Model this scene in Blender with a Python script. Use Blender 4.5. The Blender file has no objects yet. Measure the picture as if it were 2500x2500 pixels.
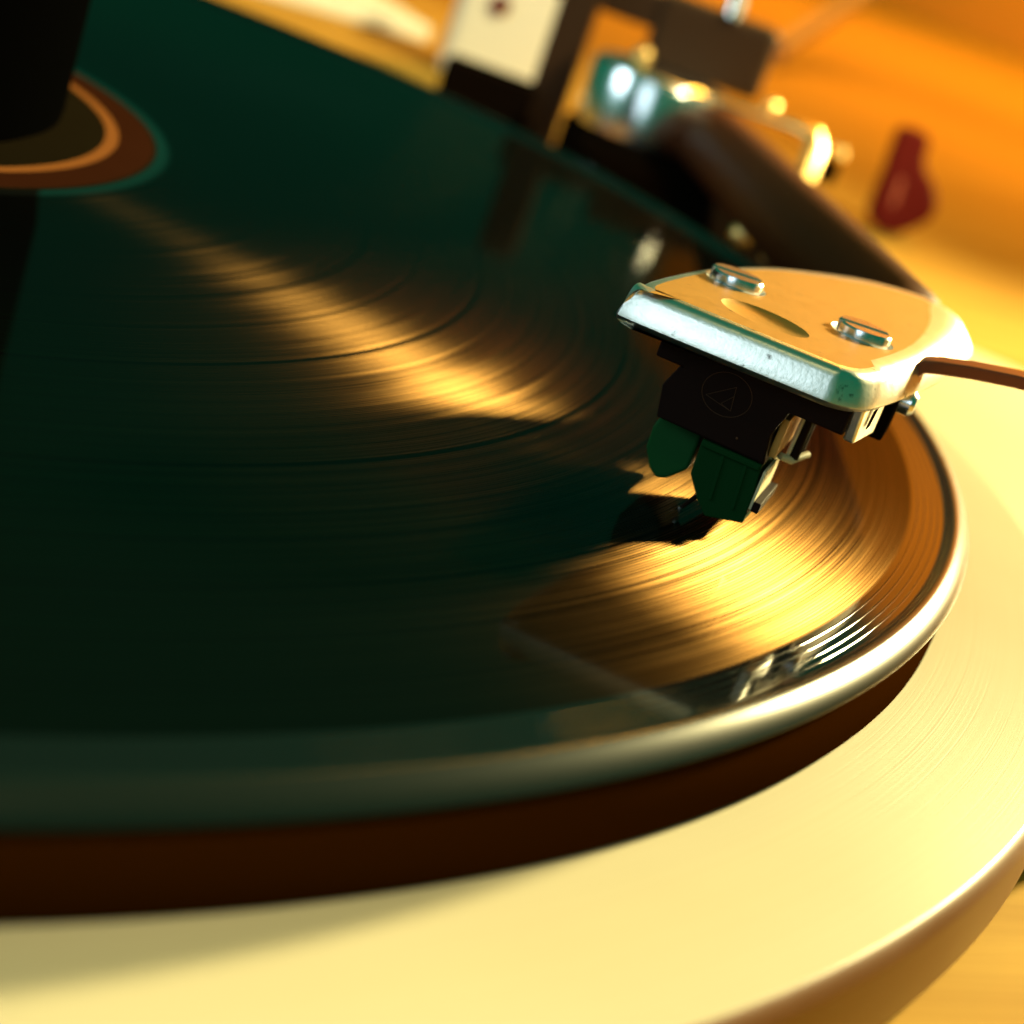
import bpy, bmesh, math, random
from mathutils import Vector, Matrix

# ------------------------------------------------------------------ camera, world, lights
sc = bpy.context.scene
MM = 0.001
CAM = Vector((0.0, -220.987, 51.773))
RX = Vector((0.88696559, -0.32893677, 0.32417997))
UY = Vector((-0.15266348, 0.45365549, 0.87800374))
FW = Vector((0.43587373, 0.82824954, -0.35216017))
FPX = 4238.136                                     # focal length in pixels of the 2500 px photograph

cam_data = bpy.data.cameras.new('camera')
cam = bpy.data.objects.new('camera', cam_data)
sc.collection.objects.link(cam)
m = Matrix.Identity(4)
for i in range(3):
    m[i][0], m[i][1], m[i][2], m[i][3] = RX[i], UY[i], -FW[i], CAM[i] * MM
cam.matrix_world = m
cam_data.sensor_width = 36.0
cam_data.sensor_fit = 'HORIZONTAL'
cam_data.lens = FPX / 2500 * 36
cam_data.clip_start = 0.005
cam_data.clip_end = 30
cam_data.dof.use_dof = True
cam_data.dof.focus_distance = 0.151
cam_data.dof.aperture_fstop = 22
sc.camera = cam

world = bpy.data.worlds.new('World')
sc.world = world
world.use_nodes = True
bg = world.node_tree.nodes['Background']
bg.inputs['Color'].default_value = (0.02, 1.0, 0.5, 1)
bg.inputs['Strength'].default_value = 0.125

def aim(o, target):
    d = Vector(target) * MM - o.location
    o.rotation_euler = d.to_track_quat('-Z', 'Y').to_euler()

def lamp(name, kind, loc, target, power, color, **kw):
    d = bpy.data.lights.new(name, kind)
    d.energy = power
    d.color = color
    for k, v in kw.items():
        setattr(d, k, v)
    o = bpy.data.objects.new(name, d)
    sc.collection.objects.link(o)
    o.location = Vector(loc) * MM
    aim(o, target)
    return o

def polar(t, az, el, dist):
    a, e = math.radians(az), math.radians(el)
    return (t[0] + dist * math.cos(e) * math.cos(a), t[1] + dist * math.cos(e) * math.sin(a), t[2] + dist * math.sin(e))

KT = (95, -105, 0)
lamp('key_lamp', 'SPOT', polar(KT, 23, 20.5, 900), KT, 142, (1.0, 0.84, 0.38), spot_size=math.radians(36), spot_blend=0.5, shadow_soft_size=0.05)
lamp('wall_fill', 'AREA', (1820, 1250, 790), (2170, 1740, 265), 17, (1.0, 0.54, 0.06), size=0.7)  # added out of view to light the orange wall
lamp('table_fill', 'SPOT', (700, 620, 620), (430, 350, -16), 24, (1.0, 0.43, 0.04), spot_size=math.radians(62), spot_blend=1.0, shadow_soft_size=0.06)  # added unseen spot, warms the table behind the arm
lamp('far_table_fill', 'AREA', (1000, 900, 900), (1000, 900, 0), 13, (1.0, 0.42, 0.04), size=0.9, spread=math.radians(100))  # unseen light added over the far tabletop
lamp('window_fill', 'AREA', (-275, -410, 205), (80, -98, 17), 0.42, (0.76, 0.92, 1.0), size=0.22)
lamp('drum_fill', 'AREA', (-420, 130, 240), (185, 110, 0), 1.0, (0.75, 0.95, 1.0), size=0.2)  # added cool light for the white stripe on the pivot drum
lamp('box_fill', 'SPOT', (420, -260, 560), (185, 250, 0), 42, (1.0, 0.84, 0.42), spot_size=math.radians(20), spot_blend=0.6, shadow_soft_size=0.04)  # spot added out of frame to brighten the white box
FT = (36, -161, -7)
lamp('platter_fill', 'SPOT', (-70, -340, 400), FT, 7.5, (1.0, 0.80, 0.34), spot_size=math.radians(17), spot_blend=1.0, shadow_soft_size=0.03)  # added to lift the record's shadow on the near platter edge

sc.view_settings.view_transform = 'Standard'
sc.view_settings.look = 'None'
sc.view_settings.exposure = 0
sc.view_settings.gamma = 1
sc.view_settings.use_curve_mapping = False
sc.render.engine = 'CYCLES'
sc.cycles.use_denoising = True

# ------------------------------------------------------------------ helpers
COL = sc.collection

def at(px, py, depth):
    """world point (mm) seen at a pixel of the 2500 px photograph, at a depth along the view"""
    return CAM + depth * (FW + RX * ((px - 1250) / FPX) - UY * ((py - 1250) / FPX))

def on(px, py, z):
    d = FW + RX * ((px - 1250) / FPX) - UY * ((py - 1250) / FPX)
    return CAM + d * ((z - CAM.z) / d.z)

def empty(name, loc, label, cat, group=None):
    o = bpy.data.objects.new(name, None)
    COL.objects.link(o)
    o.location = Vector(loc) * MM
    o.empty_display_size = 0.01
    o['label'] = label
    o['category'] = cat
    if group:
        o['group'] = group
    bpy.context.view_layer.update()
    return o

def link(name, bm, mat, parent=None, smooth=True, bevel=0, seg=3, weld=True, angle=40):
    if weld:
        bmesh.ops.remove_doubles(bm, verts=bm.verts, dist=1e-5)
    bmesh.ops.recalc_face_normals(bm, faces=bm.faces)
    for v in bm.verts:
        v.co *= MM
    me = bpy.data.meshes.new(name)
    bm.to_mesh(me)
    bm.free()
    if mat:
        me.materials.append(mat)
    o = bpy.data.objects.new(name, me)
    COL.objects.link(o)
    if parent is not None:
        o.parent = parent
        w = parent
        off = Vector((0, 0, 0))
        while w is not None:
            off += w.location
            w = w.parent
        o.location = -off
    if smooth:
        for p in me.polygons:
            p.use_smooth = True
        try:
            me.set_sharp_from_angle(angle=math.radians(angle))
        except Exception:
            pass
    if bevel:
        md = o.modifiers.new('bevel', 'BEVEL')
        md.width = bevel * MM
        md.segments = seg
        md.limit_method = 'ANGLE'
        md.angle_limit = math.radians(30)
        md.harden_normals = False
    return o

def lathe(profile, c=(0, 0, 0), n=256, bm=None, axis=None):
    """profile: list of (r, z); closed rings about z (or about `axis` through c)"""
    bm = bm or bmesh.new()
    if axis is None:
        ex, ey, ez = Vector((1, 0, 0)), Vector((0, 1, 0)), Vector((0, 0, 1))
    else:
        ez = Vector(axis).normalized()
        ex = ez.orthogonal().normalized()
        ey = ez.cross(ex)
    c = Vector(c)
    rings = []
    for r, z in profile:
        if r < 1e-6:
            rings.append([bm.verts.new(c + ez * z)])
        else:
            rings.append([bm.verts.new(c + ex * (r * math.cos(2 * math.pi * i / n)) + ey * (r * math.sin(2 * math.pi * i / n)) + ez * z) for i in range(n)])
    for a, b in zip(rings, rings[1:]):
        for i in range(n):
            j = (i + 1) % n
            if len(a) == 1 and len(b) == 1:
                continue
            if len(a) == 1:
                bm.faces.new((a[0], b[i], b[j]))
            elif len(b) == 1:
                bm.faces.new((a[i], b[0], a[j]))
            else:
                bm.faces.new((a[i], b[i], b[j], a[j]))
    return bm

def prism(pts, w, bm=None):
    """closed polygon of Vectors swept by the vector w"""
    bm = bm or bmesh.new()
    a = [bm.verts.new(p) for p in pts]
    b = [bm.verts.new(Vector(p) + w) for p in pts]
    bm.faces.new(a)
    bm.faces.new(b[::-1])
    for i in range(len(a)):
        j = (i + 1) % len(a)
        bm.faces.new((a[i], b[i], b[j], a[j]))
    return bm

def box(c, ex, ey, ez, bm=None):
    bm = bm or bmesh.new()
    c = Vector(c)
    return prism([c - ex - ey - ez, c + ex - ey - ez, c + ex + ey - ez, c - ex + ey - ez], ez * 2, bm)

def tube(path, radii, n=24, bm=None, cap=True, flat=1.0):
    bm = bm or bmesh.new()
    path = [Vector(p) for p in path]
    rings = []
    prev = None
    for i, p in enumerate(path):
        t = (path[min(i + 1, len(path) - 1)] - path[max(i - 1, 0)]).normalized()
        if prev is None:
            x = t.cross(Vector((0, 0, 1)))
            x = x.normalized() if x.length > 1e-4 else t.orthogonal().normalized()
        else:
            x = (prev - t * prev.dot(t)).normalized()
        prev = x
        y = t.cross(x)
        r = radii[i] if isinstance(radii, (list, tuple)) else radii
        rings.append([bm.verts.new(p + x * (r * math.cos(2 * math.pi * k / n)) + y * (r * flat * math.sin(2 * math.pi * k / n))) for k in range(n)])
    for a, b in zip(rings, rings[1:]):
        for k in range(n):
            j = (k + 1) % n
            bm.faces.new((a[k], a[j], b[j], b[k]))
    if cap:
        bm.faces.new(rings[0][::-1])
        bm.faces.new(rings[-1])
    return bm

def ball(c, r, bm=None):
    prof = [(r * math.sin(math.pi * i / 14), -r * math.cos(math.pi * i / 14)) for i in range(15)]
    prof[0] = (0, -r)
    prof[-1] = (0, r)
    return lathe(prof, c, 28, bm)

# ------------------------------------------------------------------ materials
def mat(name, color, rough=0.5, metal=0.0, spec=0.5, noise=None, bump=None, coat=0.0):
    m = bpy.data.materials.new(name)
    m.use_nodes = True
    nt = m.node_tree
    b = nt.nodes['Principled BSDF']
    b.inputs['Base Color'].default_value = (*color, 1)
    b.inputs['Roughness'].default_value = rough
    b.inputs['Metallic'].default_value = metal
    b.inputs['Specular IOR Level'].default_value = spec
    b.inputs['Coat Weight'].default_value = coat
    b.inputs['Coat Roughness'].default_value = 0.05
    tc = nt.nodes.new('ShaderNodeTexCoord')
    if noise:
        scale, amt = noise
        n = nt.nodes.new('ShaderNodeTexNoise')
        n.inputs['Scale'].default_value = scale
        n.inputs['Detail'].default_value = 6
        nt.links.new(tc.outputs['Object'], n.inputs['Vector'])
        r = nt.nodes.new('ShaderNodeMapRange')
        r.inputs['To Min'].default_value = max(0.02, rough - amt)
        r.inputs['To Max'].default_value = min(1, rough + amt)
        nt.links.new(n.outputs['Fac'], r.inputs['Value'])
        nt.links.new(r.outputs['Result'], b.inputs['Roughness'])
        mx = nt.nodes.new('ShaderNodeMix')
        mx.data_type = 'RGBA'
        mx.inputs['A'].default_value = (*[c * (1 - amt) for c in color], 1)
        mx.inputs['B'].default_value = (*[min(1, c * (1 + amt)) for c in color], 1)
        nt.links.new(n.outputs['Fac'], mx.inputs['Factor'])
        nt.links.new(mx.outputs['Result'], b.inputs['Base Color'])
    if bump:
        scale, dist = bump
        n = nt.nodes.new('ShaderNodeTexNoise')
        n.inputs['Scale'].default_value = scale
        n.inputs['Detail'].default_value = 4
        nt.links.new(tc.outputs['Object'], n.inputs['Vector'])
        bu = nt.nodes.new('ShaderNodeBump')
        bu.inputs['Distance'].default_value = dist
        bu.inputs['Strength'].default_value = 0.6
        nt.links.new(n.outputs['Fac'], bu.inputs['Height'])
        nt.links.new(bu.outputs['Normal'], b.inputs['Normal'])
    return m

def radial(nt):
    """object-space radius in mm and the unit radial direction"""
    tc = nt.nodes.new('ShaderNodeTexCoord')
    mul = nt.nodes.new('ShaderNodeVectorMath'); mul.operation = 'MULTIPLY'
    mul.inputs[1].default_value = (1000, 1000, 0)
    nt.links.new(tc.outputs['Object'], mul.inputs[0])
    ln = nt.nodes.new('ShaderNodeVectorMath'); ln.operation = 'LENGTH'
    nt.links.new(mul.outputs[0], ln.inputs[0])
    nm = nt.nodes.new('ShaderNodeVectorMath'); nm.operation = 'NORMALIZE'
    nt.links.new(mul.outputs[0], nm.inputs[0])
    return tc, ln.outputs['Value'], nm.outputs[0]

def noise1d(nt, val, scale, detail=4, rough=0.6):
    n = nt.nodes.new('ShaderNodeTexNoise')
    n.noise_dimensions = '1D'
    n.inputs['Scale'].default_value = scale
    n.inputs['Detail'].default_value = detail
    n.inputs['Roughness'].default_value = rough
    nt.links.new(val, n.inputs['W'])
    return n.outputs['Fac']

def maprange(nt, val, a, b, c, d, smooth=False):
    r = nt.nodes.new('ShaderNodeMapRange')
    if smooth:
        r.interpolation_type = 'SMOOTHSTEP'
    r.inputs['From Min'].default_value = a
    r.inputs['From Max'].default_value = b
    r.inputs['To Min'].default_value = c
    r.inputs['To Max'].default_value = d
    nt.links.new(val, r.inputs['Value'])
    return r.outputs['Result']

def math2(nt, op, a, b):
    n = nt.nodes.new('ShaderNodeMath'); n.operation = op
    for i, v in enumerate((a, b)):
        if isinstance(v, (int, float)):
            n.inputs[i].default_value = v
        else:
            nt.links.new(v, n.inputs[i])
    return n.outputs[0]

def vinyl_material():
    m = bpy.data.materials.new('grooved_vinyl')
    m.use_nodes = True
    nt = m.node_tree
    for n in list(nt.nodes):
        nt.nodes.remove(n)
    out = nt.nodes.new('ShaderNodeOutputMaterial')
    tc, r, rad = radial(nt)
    # flat land between the grooves: a plain glossy black plastic
    land = nt.nodes.new('ShaderNodeBsdfPrincipled')
    land.inputs['Base Color'].default_value = (0.004, 0.005, 0.005, 1)
    land.inputs['Roughness'].default_value = 0.06
    land.inputs['IOR'].default_value = 1.5
    # groove walls: steep faces looking outwards and inwards, mirror-like along the groove
    coarse = noise1d(nt, r, 0.35, 5, 0.75)
    fine = noise1d(nt, r, 5.0, 3, 0.7)
    ro = math2(nt, 'ADD', maprange(nt, coarse, 0.25, 0.75, 0.30, 0.40), maprange(nt, fine, 0.2, 0.8, -0.04, 0.04))
    saw = nt.nodes.new('ShaderNodeMath'); saw.operation = 'SINE'
    nt.links.new(math2(nt, 'MULTIPLY', r, 2 * math.pi / 0.30), saw.inputs[0])
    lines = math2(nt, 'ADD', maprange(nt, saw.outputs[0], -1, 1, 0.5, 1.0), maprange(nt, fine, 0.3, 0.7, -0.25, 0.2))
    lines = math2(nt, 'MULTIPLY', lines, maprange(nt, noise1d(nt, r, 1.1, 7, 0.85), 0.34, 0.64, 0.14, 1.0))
    lines = math2(nt, 'MULTIPLY', lines, maprange(nt, r, 60, 114, 0.03, 1.0, True))  # highlight dimmed towards the label by darkening the inner grooves
    for g, w in ((75.5, 0.3), (90.2, 0.42), (108.9, 0.45), (126.8, 0.3)):      # smooth gaps between the tracks
        d = nt.nodes.new('ShaderNodeMath'); d.operation = 'ABSOLUTE'
        nt.links.new(math2(nt, 'SUBTRACT', r, g), d.inputs[0])
        lines = math2(nt, 'MULTIPLY', lines, maprange(nt, d.outputs[0], w * 0.35, w * 0.9, 0.05, 1))
    walls = []
    for sgn in (1, -1):
        sc_ = nt.nodes.new('ShaderNodeVectorMath'); sc_.operation = 'SCALE'
        nt.links.new(rad, sc_.inputs[0])
        nt.links.new(maprange(nt, coarse, 0.3, 0.7, sgn * 0.73, sgn * 0.87), sc_.inputs['Scale'])
        ad = nt.nodes.new('ShaderNodeVectorMath'); ad.operation = 'ADD'
        ad.inputs[1].default_value = (0, 0, 1)
        nt.links.new(sc_.outputs[0], ad.inputs[0])
        no = nt.nodes.new('ShaderNodeVectorMath'); no.operation = 'NORMALIZE'
        nt.links.new(ad.outputs[0], no.inputs[0])
        g = nt.nodes.new('ShaderNodeBsdfAnisotropic')
        g.distribution = 'BECKMANN'
        g.inputs['Anisotropy'].default_value = -0.5
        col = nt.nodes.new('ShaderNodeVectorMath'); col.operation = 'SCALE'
        col.inputs[0].default_value = (0.165, 0.090, 0.030) if sgn > 0 else (0.04, 0.04, 0.04)  # copper of the reflected light streak put into the outward walls' colour
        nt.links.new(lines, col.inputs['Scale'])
        nt.links.new(col.outputs[0], g.inputs['Color'])
        nt.links.new(ro, g.inputs['Roughness'])
        nt.links.new(rad, g.inputs['Tangent'])
        nt.links.new(no.outputs[0], g.inputs['Normal'])
        walls.append(g)
    halo = nt.nodes.new('ShaderNodeBsdfAnisotropic')      # wide brown lobe, paints the halo around the highlight streak
    halo.distribution = 'BECKMANN'
    halo.inputs['Anisotropy'].default_value = -0.35
    halo.inputs['Roughness'].default_value = 0.44
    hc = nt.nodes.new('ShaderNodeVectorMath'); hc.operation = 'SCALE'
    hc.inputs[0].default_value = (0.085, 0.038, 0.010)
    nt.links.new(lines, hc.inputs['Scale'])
    nt.links.new(hc.outputs[0], halo.inputs['Color'])
    nt.links.new(rad, halo.inputs['Tangent'])
    nt.links.new(walls[0].inputs['Normal'].links[0].from_socket, halo.inputs['Normal'])
    hz = nt.nodes.new('ShaderNodeMixShader')
    hz.inputs[0].default_value = 0.24
    nt.links.new(walls[0].outputs[0], hz.inputs[1])
    nt.links.new(halo.outputs[0], hz.inputs[2])
    walls[0] = hz
    wm = nt.nodes.new('ShaderNodeMixShader')
    wm.inputs[0].default_value = 0.4
    nt.links.new(walls[0].outputs[0], wm.inputs[1])
    nt.links.new(walls[1].outputs[0], wm.inputs[2])
    # where the grooves are: r 59..143.6, with smooth gaps between the tracks
    inside = math2(nt, 'MULTIPLY', maprange(nt, r, 49.5, 50.5, 0, 1), maprange(nt, r, 143.4, 143.8, 1, 0))
    mask = inside
    mask = math2(nt, 'MULTIPLY', mask, 0.72)
    mix = nt.nodes.new('ShaderNodeMixShader')
    nt.links.new(mask, mix.inputs[0])
    nt.links.new(land.outputs[0], mix.inputs[1])
    nt.links.new(wm.outputs[0], mix.inputs[2])
    nt.links.new(mix.outputs[0], out.inputs['Surface'])
    return m

def platter_material():
    m = bpy.data.materials.new('turned_aluminium')
    m.use_nodes = True
    nt = m.node_tree
    b = nt.nodes['Principled BSDF']
    tc, r, rad = radial(nt)
    b.inputs['Metallic'].default_value = 0.0
    b.inputs['Specular IOR Level'].default_value = 0.02
    b.inputs['Anisotropic'].default_value = 0.8
    nt.links.new(rad, b.inputs['Tangent'])
    f = noise1d(nt, r, 4.0, 4, 0.7)
    n3 = nt.nodes.new('ShaderNodeTexNoise')
    n3.inputs['Scale'].default_value = 26
    n3.inputs['Detail'].default_value = 3
    nt.links.new(tc.outputs['Object'], n3.inputs['Vector'])
    mx = nt.nodes.new('ShaderNodeMix'); mx.data_type = 'RGBA'
    mx.inputs['A'].default_value = (0.42, 0.36, 0.235, 1)
    mx.inputs['B'].default_value = (0.57, 0.53, 0.40, 1)
    nt.links.new(math2(nt, 'MULTIPLY', math2(nt, 'ADD', f, n3.outputs['Fac']), 0.5), mx.inputs['Factor'])
    nt.links.new(mx.outputs['Result'], b.inputs['Base Color'])
    nt.links.new(maprange(nt, f, 0.2, 0.8, 0.34, 0.5), b.inputs['Roughness'])
    bu = nt.nodes.new('ShaderNodeBump')
    bu.inputs['Strength'].default_value = 0.4
    bu.inputs['Distance'].default_value = 0.00008
    nt.links.new(f, bu.inputs['Height'])
    nt.links.new(bu.outputs['Normal'], b.inputs['Normal'])
    return m

def wood_material():
    m = bpy.data.materials.new('honey_wood')
    m.use_nodes = True
    nt = m.node_tree
    b = nt.nodes['Principled BSDF']
    tc = nt.nodes.new('ShaderNodeTexCoord')
    mp = nt.nodes.new('ShaderNodeMapping')
    mp.inputs['Scale'].default_value = (6, 90, 20)
    mp.inputs['Rotation'].default_value = (0, 0, math.radians(28))
    nt.links.new(tc.outputs['Object'], mp.inputs['Vector'])
    n = nt.nodes.new('ShaderNodeTexNoise')
    n.inputs['Scale'].default_value = 1.6
    n.inputs['Detail'].default_value = 7
    n.inputs['Roughness'].default_value = 0.62
    n.inputs['Distortion'].default_value = 0.6
    nt.links.new(mp.outputs[0], n.inputs['Vector'])
    cr = nt.nodes.new('ShaderNodeValToRGB')
    cr.color_ramp.elements[0].position = 0.3
    cr.color_ramp.elements[0].color = (0.38, 0.20, 0.028, 1)
    cr.color_ramp.elements[1].position = 0.72
    cr.color_ramp.elements[1].color = (0.50, 0.29, 0.050, 1)
    nt.links.new(n.outputs['Fac'], cr.inputs[0])
    nt.links.new(cr.outputs[0], b.inputs['Base Color'])
    b.inputs['Roughness'].default_value = 0.7
    b.inputs['Specular IOR Level'].default_value = 0.03
    bu = nt.nodes.new('ShaderNodeBump')
    bu.inputs['Strength'].default_value = 0.15
    bu.inputs['Distance'].default_value = 0.0002
    nt.links.new(n.outputs['Fac'], bu.inputs['Height'])
    nt.links.new(bu.outputs['Normal'], b.inputs['Normal'])
    return m

M_vinyl = vinyl_material()
M_platter = platter_material()
M_wood = wood_material()
M_pod = mat('pod_enamel', (0.50, 0.44, 0.29), 0.5, noise=(25, 0.05))
M_rim = mat('rim_brown', (0.13, 0.042, 0.003), 0.35, noise=(40, 0.12))
M_mat = mat('upper_disc_black', (0.026, 0.0072, 0.0003), 0.6, spec=0.0)
M_lip = mat('vinyl_rim', (0.004, 0.005, 0.004), 0.22, spec=0.9)
M_label = mat('label_brown', (0.008, 0.006, 0.003), 0.9, spec=0.0, noise=(60, 0.15))
M_label2 = mat('label_band', (0.030, 0.009, 0.004), 0.9, spec=0.0, noise=(60, 0.15))
M_ring = mat('label_orange', (0.22, 0.080, 0.022), 0.9, spec=0.0)
M_weight = mat('weight_black', (0.0008, 0.0008, 0.0008), 1.0, spec=0.0)
M_shell = mat('satin_silver', (0.88, 0.86, 0.82), 0.33, metal=1.0, noise=(900, 0.05), bump=(2600, 0.00003))
M_top = mat('silver_orange_lit', (0.56, 0.27, 0.040), 0.45, metal=0.45, noise=(1400, 0.10), bump=(4000, 0.00002))  # headshell top: orange light on the silver put into the colour
def specks(m, scale, lo, hi, dark):
    nt = m.node_tree
    b = nt.nodes['Principled BSDF']
    src = b.inputs['Base Color'].links[0].from_socket
    tc = nt.nodes.new('ShaderNodeTexCoord')
    n = nt.nodes.new('ShaderNodeTexNoise')
    n.inputs['Scale'].default_value = scale
    n.inputs['Detail'].default_value = 5
    nt.links.new(tc.outputs['Object'], n.inputs['Vector'])
    f = maprange(nt, n.outputs['Fac'], lo, hi, 0, 1)
    mx = nt.nodes.new('ShaderNodeMix'); mx.data_type = 'RGBA'
    mx.inputs['B'].default_value = (*dark, 1)
    nt.links.new(f, mx.inputs['Factor'])
    nt.links.new(src, mx.inputs['A'])
    nt.links.new(mx.outputs['Result'], b.inputs['Base Color'])
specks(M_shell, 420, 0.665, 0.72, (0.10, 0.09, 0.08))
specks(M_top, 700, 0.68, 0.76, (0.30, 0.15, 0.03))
M_chrome = mat('chrome', (0.85, 0.87, 0.9), 0.2, metal=1.0)
M_steel = mat('screw_steel', (0.8, 0.80, 0.86), 0.24, metal=1.0, noise=(1500, 0.08))
M_black = mat('cartridge_black', (0.012, 0.005, 0.004), 0.6, spec=0.06, bump=(3000, 0.00001))
M_green = mat('stylus_green', (0.003, 0.034, 0.009), 0.7, spec=0.05)
M_pale = mat('pale_pins_lit_side', (0.7, 0.62, 0.42), 0.5)  # pale pins; also the painted lit side of the stylus holder
M_brass = mat('gold_metal', (0.95, 0.62, 0.22), 0.36, metal=1.0)
M_logo = mat('engraved_gold', (0.085, 0.04, 0.02), 0.5, spec=0.1)
M_arm = mat('arm_brown', (0.085, 0.022, 0.006), 0.55, spec=0.05)
M_dark = mat('arm_base_black', (0.005, 0.003, 0.002), 0.9, spec=0.0)
M_brown = mat('dark_brown_metal', (0.035, 0.017, 0.008), 0.5, spec=0.15)
M_white = mat('white_enamel', (0.86, 0.82, 0.68), 0.45)
M_knob = mat('oxblood_plastic', (0.13, 0.009, 0.006), 0.6, spec=0.05)
M_knob2 = mat('knob_mark', (0.40, 0.07, 0.02), 0.5)
M_wall = mat('orange_wall', (0.80, 0.36, 0.06), 0.8, noise=(6, 0.08))

# ------------------------------------------------------------------ setting
TZ = -16.5
bm = bmesh.new()
prism([Vector((-1200, -700, TZ)), Vector((4500, -700, TZ)), Vector((4500, 4200, TZ)), Vector((-1200, 4200, TZ))], Vector((0, 0, -30)), bm)
tb = link('tabletop', bm, M_wood, smooth=False)
tb['kind'] = 'structure'
tb['label'] = 'honey coloured wooden tabletop the turntable stands on'

a = Vector((1440, 2330, TZ)); b = Vector((4080, 100, TZ))
Z0 = Vector((0, 0, 0.2))
nrm = Vector((b.y - a.y, a.x - b.x, 0)).normalized()
if nrm.x < 0:
    nrm = -nrm
# added wall; its top slopes up to give the record amber reflections
bm = prism([a + Z0, b + Z0, b + Vector((0, 0, 2500)), a + Vector((0, 0, 680))], nrm * 40)
wl = link('wall', bm, M_wall, smooth=False)
wl['kind'] = 'structure'
wl['label'] = 'orange wall added behind the turntable for warm reflections'

# ------------------------------------------------------------------ turntable: platter, upper disc
tt = empty('turntable', (0, 0, TZ), 'round pale metal turntable platter with turned rings under the record', 'turntable')
plat = link('platter', lathe([(0, -6.45), (140, -6.45), (158, -6.45), (164.6, -6.45), (165.0, -6.47)], n=512), M_platter, tt, angle=25)
link('platter_rim', lathe([(165.0, -6.47), (165.3, -6.6), (166.1, -7.4), (166.3, -7.8), (166.3, -14.4), (165.6, -14.9), (130, -14.9), (130, -14.2)], n=512), M_rim, tt)
link('platter_base', lathe([(128, -14.95), (128, TZ + 0.02), (0, TZ + 0.02)], n=128), M_dark, tt)
ud = empty('platter_mat', (0, 0, -6.4), 'thick glossy dark disc between the record and the pale platter', 'platter mat')
link('disc', lathe([(0, -0.02), (148.9, -0.02), (149.8, -0.3), (150.1, -0.9), (150.1, -5.9), (149.8, -6.38), (149.4, -6.43), (0, -6.43)], n=512), M_mat, ud)

# ------------------------------------------------------------------ record
rec = empty('vinyl_record', (0, 0, 0), 'black vinyl record with orange ring on its label, playing under the needle', 'record')
prof = [(4, 1.1), (48.7, 1.1), (49.7, 1.02), (57.5, 1.0), (60, 1.0), (80, 1.0), (100, 1.0), (120, 1.0), (140, 1.0), (147.2, 1.0), (147.2, 0.2), (4, 0.2)]
rim = [(147.2, 1.0)]
for t in [i / 8 for i in range(1, 9)]:               # swollen lip and rounded rim
    rim.append((147.2 + 1.1 * t, 1.0 + 0.75 * (0.5 - 0.5 * math.cos(math.pi * t))))
for k in range(1, 15):                               # nearly flat 45 degree flank, rounded at both ends
    a_ = math.pi / 2 * k / 14
    s_, c_ = math.sin(a_) ** 1.55, math.cos(a_) ** 1.55
    rim.append((148.45 + 2.05 * s_, 0.10 + 1.65 * c_))
rim += [(150.45, 0.12), (150.2, 0.02), (147, 0.02)]
link('disc', lathe(prof, n=720), M_vinyl, rec, angle=60)
link('rim', lathe(rim, n=720), M_lip, rec, angle=70)
for i, r0 in enumerate((144.35, 145.15, 145.95, 146.65)):
    link('lead_in_groove', lathe([(r0 - 0.10, 0.995), (r0 - 0.05, 1.035), (r0 + 0.05, 1.035), (r0 + 0.10, 0.995)], n=720), M_vinyl, rec)
lab = link('label', lathe([(3.7, 1.12), (48.5, 1.12), (48.6, 1.08)], n=256), M_label, rec)
link('printed_band', lathe([(43.8, 1.14), (48.1, 1.14)], n=256), M_label2, lab)
link('printed_ring', lathe([(42.2, 1.15), (43.8, 1.15)], n=256), M_ring, lab)

# pale pod of the turntable beyond the platter, under the arm side
arc = [Vector((168.2 * math.cos(math.radians(t)), 168.2 * math.sin(math.radians(t)), -9.0)) for t in range(14, -41, -3)]
pod = arc + [on(2700, 1950, -9.0), on(3000, 1300, -9.0), on(2760, 1010, -9.0), on(2500, 905, -9.0), on(2330, 832, -9.0)]
link('arm_pod', prism(pod, Vector((0, 0, TZ + 9.02))), M_pod, tt, smooth=False, bevel=0.8)

# ------------------------------------------------------------------ record weight on the spindle
rw = empty('record_weight', (0, 0, 1.16), 'tall black cylindrical record weight on the label', 'record weight')
link('body', lathe([(0, 1.17), (35.6, 1.17), (36.6, 1.8), (36.8, 3.2), (36.8, 58), (36.2, 59.2), (35, 59.6), (0, 59.6)], n=128), M_weight, rw)
link('top_cap', lathe([(0, 62.5), (14, 62.5), (15, 61.8), (15, 59.62)], n=64), M_weight, rw)

# ------------------------------------------------------------------ tonearm, headshell, cartridge
S = Vector((92.6, -85.3, 0))
U = Vector((0.76, -0.65, 0)).normalized()
V = Vector((-U.y, U.x, 0))
Z = Vector((0, 0, 1))

def L(u, v, z):
    return S + U * u + V * v + Z * z

DC = at(1588, 258, 392)
PIV = Vector((DC.x, DC.y, TZ))
ta = empty('tonearm', PIV, 'tonearm with chrome pivot drum, brown tube and silver headshell over the record', 'tonearm')

# headshell: plate with rounded edges, a dished oval and two countersunk screw holes
HT, HB = 19.6, 15.95
outline = [(-11.0, -18.4), (-12.2, -17.2), (-12.7, -14.5), (-12.2, -8), (-10.9, 1.5), (-8.0, 15.0), (-4.8, 23.7), (-1.4, 30.4), (2.8, 35.2), (8.0, 37.8),
           (12.6, 37.2), (15.4, 33.4), (16.0, 26), (15.0, 14), (12.9, -2), (11.2, -11), (10.0, -14.8), (8.0, -16.9), (5.0, -17.5)]

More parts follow.
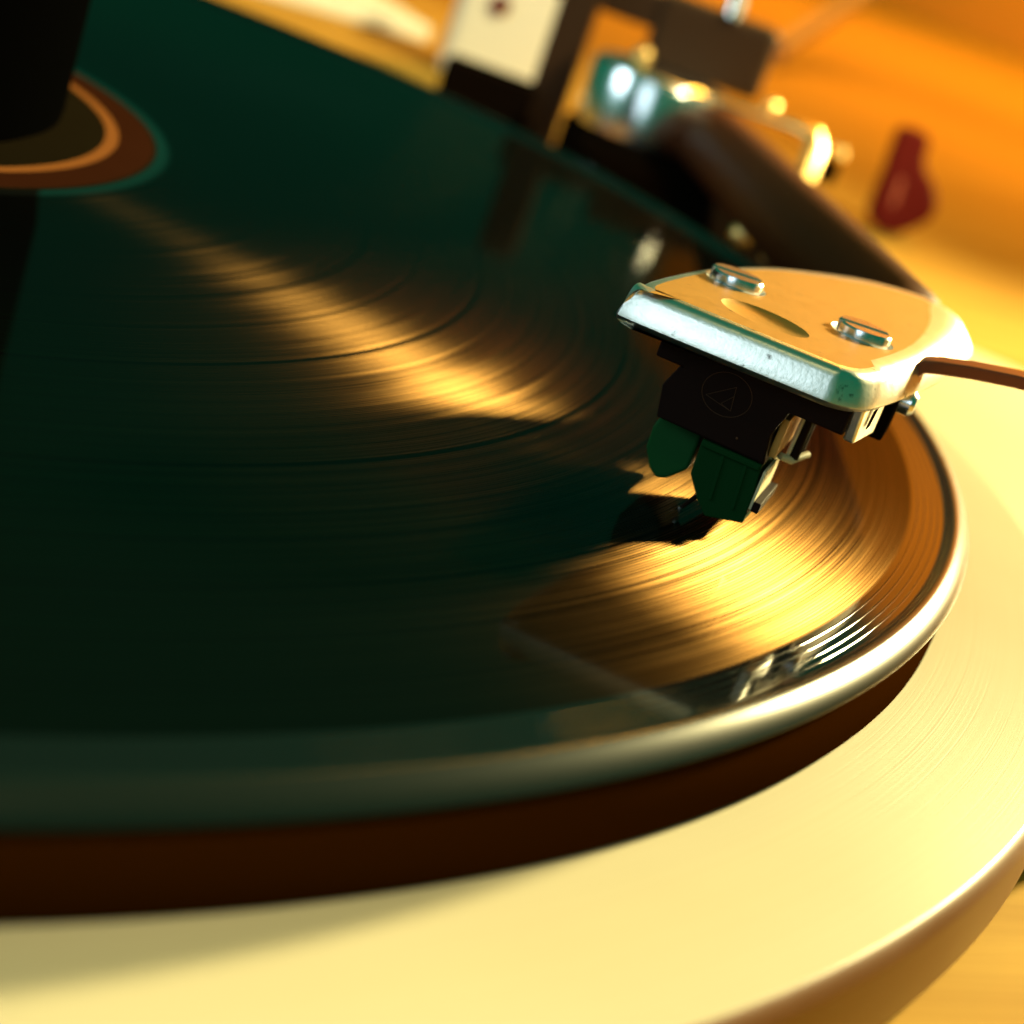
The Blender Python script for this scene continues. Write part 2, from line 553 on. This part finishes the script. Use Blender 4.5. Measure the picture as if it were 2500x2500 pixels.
def smooth_closed(pts, n=4):
    out = []
    N = len(pts)
    for i in range(N):
        p0, p1, p2, p3 = [Vector((*pts[(i + k - 1) % N], 0)) for k in range(4)]
        for s in range(n):
            t = s / n
            out.append(0.5 * ((2 * p1) + (p2 - p0) * t + (2 * p0 - 5 * p1 + 4 * p2 - p3) * t * t + (3 * p1 - p0 - 3 * p2 + p3) * t ** 3))
    return out

def inset(poly, d):
    out = []
    N = len(poly)
    for i in range(N):
        t = (poly[(i + 1) % N] - poly[i - 1]).normalized()
        nrm = Vector((-t.y, t.x, 0))
        out.append(poly[i] + nrm * d)
    return out

ol = smooth_closed(outline)
area = sum(ol[i].x * ol[(i + 1) % len(ol)].y - ol[(i + 1) % len(ol)].x * ol[i].y for i in range(len(ol)))
if area < 0:
    ol = ol[::-1]
bm = bmesh.new()
rings = []
TH = HT - HB
for d, f in ((1.6, 0), (0.7, 0.03), (0.2, 0.1), (0, 0.2), (0.05, 0.28), (0.3, 0.5), (0.62, 0.74), (0.78, 0.84), (1.05, 0.93), (1.45, 0.985), (2.0, 1.0)):
    ring = []
    for p, q in zip(ol, inset(ol, 1.0)):
        k = 1 + 1.5 * min(1, max(0, (p.y - 2) / 26)) ** 1.5 + (0.5 if p.x > 9 and p.y > -10 else 0)
        ring.append(bm.verts.new(L(p.x + (q.x - p.x) * d * k, p.y + (q.y - p.y) * d * k, HB + TH * f)))
    rings.append(ring)
for A, B in zip(rings, rings[1:]):
    for i in range(len(A)):
        j = (i + 1) % len(A)
        bm.faces.new((A[i], A[j], B[j], B[i]))
bm.faces.new(rings[0][::-1])
# top face with three holes, bridged by triangulation
holes = []
def hole(cu, cv, ru, rv, ang, n=36):
    c_, s_ = math.cos(ang), math.sin(ang)
    return [bm.verts.new(L(cu + ru * math.cos(t) * c_ - rv * math.sin(t) * s_, cv + ru * math.cos(t) * s_ + rv * math.sin(t) * c_, HT)) for t in [2 * math.pi * k / n for k in range(n)]]
h_oval = hole(-1.4, -9.6, 4.3, 3.4, math.radians(-8))
h_a = hole(-6.5, 0.0, 3.1, 3.1, 0)
h_b = hole(6.5, 0.0, 3.1, 3.1, 0)
edges = []
for loop in (rings[-1], h_oval, h_a, h_b):
    for i in range(len(loop)):
        e = bm.edges.get((loop[i], loop[(i + 1) % len(loop)])) or bm.edges.new((loop[i], loop[(i + 1) % len(loop)]))
        edges.append(e)
bmesh.ops.triangle_fill(bm, use_beauty=True, use_dissolve=False, edges=edges)
def sink(loop, centre, steps):
    prev = loop
    c = L(centre[0], centre[1], HT)
    for k, dz in steps:
        cur = [bm.verts.new(c + (v.co - c) * k + Z * dz) for v in loop]
        for i in range(len(loop)):
            j = (i + 1) % len(loop)
            bm.faces.new((prev[i], prev[j], cur[j], cur[i]))
        prev = cur
    bm.faces.new(prev)
sink(h_oval, (-1.4, -9.6), [(0.98, -0.05), (0.9, -0.2), (0.78, -0.36), (0.6, -0.5), (0.4, -0.57), (0.15, -0.6)])
sink(h_a, (-6.5, 0.0), [(0.96, -0.15), (0.9, -0.9), (0.88, -1.5)])
sink(h_b, (6.5, 0.0), [(0.96, -0.15), (0.9, -0.9), (0.88, -1.5)])
hs = link('headshell', bm, M_shell, ta, angle=35)
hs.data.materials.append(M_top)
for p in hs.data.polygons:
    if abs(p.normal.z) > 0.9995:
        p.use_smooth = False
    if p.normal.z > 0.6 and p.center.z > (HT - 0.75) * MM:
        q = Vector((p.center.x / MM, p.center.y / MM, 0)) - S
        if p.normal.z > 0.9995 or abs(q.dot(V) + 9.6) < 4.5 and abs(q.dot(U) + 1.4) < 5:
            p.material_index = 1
hs['label'] = 'flat rounded silver headshell with two slotted screws'

# two slotted mounting screws
for su in (-6.5, 6.5):
    c = L(su, 0, 0)
    d = (U * 0.93 + V * 0.36).normalized()
    e = Vector((-d.y, d.x, 0))
    bm = lathe([(0, HT - 0.2), (2.55, HT - 0.2), (2.6, HT - 0.3), (2.6, HT - 1.4)], c, 40)
    for sg in (1, -1):                               # two half heads with a real slot between them
        half = []
        for k in range(19):
            t = math.pi * k / 18
            half.append(c + d * (2.55 * math.cos(t)) + e * (sg * (0.42 + 2.13 * math.sin(t))) + Z * (HT - 0.21))
        top = [p + Z * 0.95 for p in half]
        cen = sum(half, Vector()) / len(half)
        va = [bm.verts.new(p) for p in half]
        vb = [bm.verts.new(p) for p in top]
        vc = [bm.verts.new(cen + (p - cen) * 0.9 + Z * 1.15) for p in half]
        for k in range(19):
            n2 = (k + 1) % 19
            bm.faces.new((va[k], va[n2], vb[n2], vb[k]))
            bm.faces.new((vb[k], vb[n2], vc[n2], vc[k]))
        bm.faces.new(vc)
    link('screw', bm, M_steel, hs, angle=28, weld=False)

# skirt on the outer side of the headshell with its small slit
sk = [L(10.2, -13.5, 17.2), L(11.3, -6.0, 17.2), L(11.3, -6.0, 12.9), L(10.4, -12.6, 12.9)]
link('side_skirt', prism(sk, -U * 1.1), M_shell, hs, smooth=False, bevel=0.25)
link('skirt_slit', prism([L(10.78, -10.6, 15.9), L(10.95, -9.5, 16.2), L(10.86, -10.0, 14.4), L(10.74, -10.9, 14.2)], U * 0.1), M_dark, hs, smooth=False)

# finger lift
fl = [L(11.4, 1.5, 13.0), L(11.6, 1.8, 16.5), L(12.0, 2.2, 18.0), L(12.8, 2.7, 18.9), L(14.2, 3.2, 19.3), L(17, 3.9, 19.9), L(21, 4.6, 20.6), L(26, 5.2, 21.2), L(32, 5.6, 21.6)]
bm = bmesh.new()
prev = None
for i, p in enumerate(fl):
    t = (fl[min(i + 1, len(fl) - 1)] - fl[max(i - 1, 0)]).normalized()
    w = V * 1.7
    hgt = t.cross(V).normalized() * 0.62
    cur = [bm.verts.new(p + w + hgt), bm.verts.new(p - w + hgt), bm.verts.new(p - w - hgt), bm.verts.new(p + w - hgt)]
    if prev:
        for k in range(4):
            bm.faces.new((prev[k], prev[(k + 1) % 4], cur[(k + 1) % 4], cur[k]))
    else:
        bm.faces.new(cur)
    prev = cur
bm.faces.new(prev[::-1])
link('finger_lift', bm, mat('finger_lift_brown', (0.22, 0.05, 0.02), 0.3, metal=0.3), hs, bevel=0.18, angle=50)
link('finger_lift_mount', box(L(11.2, -1.2, 14.9), U * 0.95, V * 3.1, Z * 2.9), M_dark, hs, smooth=False, bevel=0.3)
link('lift_screw', lathe([(0, 0), (1.25, 0), (1.25, 1.1), (0.9, 1.5), (0, 1.5)], L(12.1, 0.2, 15.4), 24, axis=U), M_steel, hs)

# cartridge
ct = link('cartridge', box(L(0.3, -4.0, 14.7), U * 9.0, V * 10.0, Z * 1.15), M_black, ta, smooth=False, bevel=0.2)
ct['label'] = 'black phono cartridge with green stylus under the headshell'
body = [(-6.3, 13.54), (-7.15, 11.4), (-6.6, 8.4), (4.0, 8.3), (3.55, 11.1), (4.3, 13.54)]
link('body', prism([L(u, -14.0, z) for u, z in body], V * 17), M_black, ct, smooth=False, bevel=0.15)
link('body_lit_side', box(L(4.15, -6.0, 10.6), U * 0.35, V * 6.2, Z * 1.9), mat('lit_side_amber', (0.62, 0.30, 0.06), 0.5), ct, smooth=False, bevel=0.1)  # amber sheet standing in for the lit side of the body
for i, v in enumerate((-7.6, -4.6)):
    link('pin', tube([L(5.6, v, 8.2), L(5.6, v, 13.5)], 0.55, 16), M_black if i else M_black, ct)
    link('pin_sleeve', tube([L(5.1, v - 0.5, 8.3), L(5.2, v - 0.5, 13.5)], 0.2, 12), M_pale, ct)
link('wire_clip', tube([L(4.6, -9.0, 8.3), L(5.6, -8.0, 8.0), L(6.6, -5.5, 8.5)], 0.35, 12), M_pale, ct)
# green stylus holder
prong = [(-1.9, 8.25), (-1.75, 4.9), (-0.35, 2.95), (0.9, 1.75), (4.3, 2.6), (4.2, 5.4), (3.9, 8.25)]
st = link('stylus_holder', prism([L(u, -14.3, z) for u, z in prong], V * 9), M_green, ct, smooth=False, bevel=0.12)
side = [(-6.6, 8.25), (-7.0, 6.6), (-6.9, 4.6), (-6.0, 2.9), (-5.0, 2.2), (-4.0, 2.6), (-2.5, 4.2), (-2.5, 8.25)]
link('stylus_wing', prism([L(u, -11.4, z) for u, z in side], V * 7), mat('wing_green', (0.006, 0.065, 0.016), 0.45, spec=0.15), ct, smooth=False, bevel=0.3)
for ru in (0.2, 2.4):
    link('holder_rib', prism([L(ru, -14.42, 7.9), L(ru + 0.35, -14.42, 7.9), L(ru + 0.75, -14.42, 3.4), L(ru + 0.45, -14.42, 3.4)], V * 0.2), M_green, ct, smooth=False, bevel=0.08)
link('holder_lip', box(L(1.0, -14.35, 7.95), U * 2.8, V * 0.16, Z * 0.22), M_green, ct, smooth=False, bevel=0.08)
link('holder_lit_side', box(L(4.35, -10.2, 5.9), U * 0.12, V * 3.8, Z * 1.9), M_pale, ct, smooth=False)  # pale sheet painted as the holder's side face in full light
link('stylus_bar', prism([L(4.5, -14.2, 3.9), L(4.5, -6.2, 3.9), L(4.5, -6.2, 4.9), L(4.5, -14.2, 4.9)], U * 0.7), M_black, ct, smooth=False, bevel=0.1)
link('cantilever', tube([L(-0.3, -12.6, 3.3), L(-1.3, -14.6, 1.75)], [0.26, 0.2], 14), M_black, ct)
link('stylus_tip', lathe([(0, 0), (0.24, 0.45), (0.24, 0.75), (0, 0.8)], L(-1.35, -14.75, 1.02), 14), M_chrome, ct)
link('front_dot', ball(L(0.9, -14.12, 9.6), 0.12), M_logo, ct)
# round engraved logo with two nested triangles on the cartridge front
link('front_plate', prism([L(u, -14.12, z) for u, z in ((-6.2, 8.6), (3.7, 8.6), (3.5, 11.0), (4.2, 13.6), (8.9, 13.8), (8.9, 15.7), (-5.9, 15.7), (-5.9, 13.5), (-6.9, 11.4))], V * 0.1), M_black, ct, smooth=False)
lc = L(-1.4, -14.13, 12.9)
def circ(r, n=64):
    return [lc + U * (r * math.cos(2 * math.pi * k / n)) + Z * (r * 0.86 * math.sin(2 * math.pi * k / n)) for k in range(n + 1)]
logo_bm = tube(circ(2.3), 0.024, 6)
def tri(pts):
    ps = [lc + U * x + Z * y for x, y in pts]
    for i in range(3):
        tube([ps[i], ps[(i + 1) % 3]], 0.02, 6, logo_bm)
tri([(-1.75, -0.75), (0.85, -1.25), (0.55, 0.95)])
tri([(-0.2, -0.95), (0.85, -1.25), (0.65, 0.1)])
link('logo', logo_bm, M_logo, ct, weld=False)

# arm tube
A0 = L(9.0, 34.5, 14.0)
A1 = at(1740, 345, 384)
dirA = (A1 - A0).normalized()
pts = [A0 - dirA * 2, A0 + dirA * 6, A0 + dirA * 7, A0 + (A1 - A0) * 0.5, A1]
link('arm_tube', tube(pts, [5.0, 5.4, 6.0, 7.0, 7.8], 40), M_arm, ta)
# pivot drum on its black base
link('pivot_drum', lathe([(0, 7.8), (13.6, 7.8), (15.0, 7.2), (15.6, 6.2), (15.6, -7.0), (14.8, -7.8), (0, -7.8)], DC, 96), M_chrome, ta)
link('pivot_base', lathe([(0, DC.z - 7.8), (17, DC.z - 7.8), (17.6, DC.z - 8.6), (17.6, TZ + 0.02), (0, TZ + 0.02)], (PIV.x, PIV.y, 0), 96), M_dark, ta)
ab = [on(1395, 322, -4), on(1600, 330, -4), on(1760, 430, -4), on(2010, 610, -4), on(2080, 720, -4), on(1980, 790, -4), on(1560, 520, -4)]
link('arm_board', prism([p.copy() for p in ab], Vector((0, 0, TZ + 4.02))), M_dark, ta, smooth=False, bevel=1.0)

# bearing post, cross beam and block behind the drum
p0 = on(1302, 345, TZ)
right = Vector((FW.y, -FW.x, 0)).normalized()
back = Vector((FW.x, FW.y, 0)).normalized()
link('support_post', box(p0 + Z * 32, right * 4.6, back * 4.6, Z * 32), M_brown, ta, smooth=False, bevel=0.8)
bb = at(1500, 20, 415)
link('cross_beam', box(at(1520, -5, 415), right * 16, back * 4, Z * 4.2), M_brown, ta, smooth=False, bevel=0.8)
link('bearing_block', box(at(1735, 110, 400), right * 14.2, back * 6, Z * 8.2), M_brown, ta, smooth=False, bevel=2.0)
link('bearing_pin', tube([at(1788, 45, 392), at(1806, -20, 392)], 1.9, 20), M_chrome, ta)
link('pivot_bolt', ball(at(1570, 136, 388), 2.3), M_brass, ta)
link('lift_bolt', ball(at(1882, 262, 380), 1.9), M_brass, ta)
# cueing lift: thin gold bar ending in a leg
q = [at(1640, 205, 385), at(1800, 262, 380), at(1940, 312, 375), at(1988, 335, 373), at(1990, 365, 372), at(1962, 440, 370)]
link('cueing_lift', tube(q, [0.8, 1.0, 1.8, 2.6, 2.7, 2.6], 20, flat=0.8), M_brass, ta)
link('lift_foot', tube([at(2046, 362, 375), at(2040, 385, 375)], 2.1, 20), M_brass, ta)
link('lift_stop', tube([at(2030, 395, 376), at(2010, 440, 376)], 2.2, 20), M_dark, ta)
# rest clip under the tube
link('rest_stud', ball(at(1812, 577, 300), 2.3), M_brass, ta)
link('rest_clip', tube([at(1868, 640, 290), at(1880, 600, 290), at(1905, 590, 290), at(1940, 620, 290), at(1975, 680, 290)], [1.0, 1.7, 1.9, 1.7, 1.0], 20), M_brass, ta)

# ------------------------------------------------------------------ things behind the arm
bx = empty('power_box', on(1180, 260, TZ), 'bright white box with a dark round hole behind the dark post', 'box')
c0 = on(1180, 250, TZ)
link('housing', box(c0 + back * 30 + Z * 19, right * 17.5, back * 12, Z * 19), M_white, bx, smooth=False, bevel=4, seg=5)
link('hole', lathe([(0, 0), (2.6, 0), (2.6, 0.5), (0, 0.5)], c0 + back * 17.6 + Z * 23 - right * 5.5, 32, axis=-back), M_knob, bx)
bk = link('black_block', box(on(1165, 300, TZ) + Z * 6.6, right * 11.5, back * 5, Z * 6.6), M_dark, None, smooth=False, bevel=1.0)
bk.name = 'plug_block'
bk['label'] = 'small black block in front of the bright white box'
bk['category'] = 'block'
sl = empty('pale_ledge', on(760, 40, TZ), 'long pale ledge running behind the far edge of the record', 'ledge')
e0 = on(560, -30, TZ); e1 = on(1045, 108, TZ)
dl = (e1 - e0)
nb = Vector((-dl.y, dl.x, 0)).normalized()
link('bar', prism([e0 - dl * 0.6, e1, e1 + nb * 60, e0 - dl * 0.6 + nb * 60], Vector((0, 0, 5))), M_white, sl, smooth=False, bevel=1.0)

kb = empty('control_lever', on(2185, 566, TZ), 'small dark red lever with narrow top and wide foot standing on the orange table', 'lever')
lev = [(2197, 312), (2240, 318), (2276, 338), (2262, 380), (2258, 412), (2280, 450), (2290, 495), (2280, 535), (2235, 560), (2182, 578), (2142, 560), (2116, 532), (2135, 480), (2160, 420), (2180, 360)]
link('body', prism([at(x, y, 476) for x, y in lev], back * 9), M_knob, kb, smooth=False, bevel=1.6)
link('mark', prism([at(x, y, 475.4) for x, y in ((2172, 500), (2186, 505), (2208, 440), (2196, 434))], back * 1.0), M_knob2, kb, smooth=False, bevel=0.2)

cb = link('cable', tube([at(1900, 125, 850), at(1925, 106, 860), at(2000, 57, 900), at(2095, -6, 950), at(2200, -70, 1000)], 4.5, 16), mat('cable_grey', (0.40, 0.26, 0.16), 0.6))
cb['label'] = 'pale cable running up behind the tonearm'
cb['category'] = 'cable'
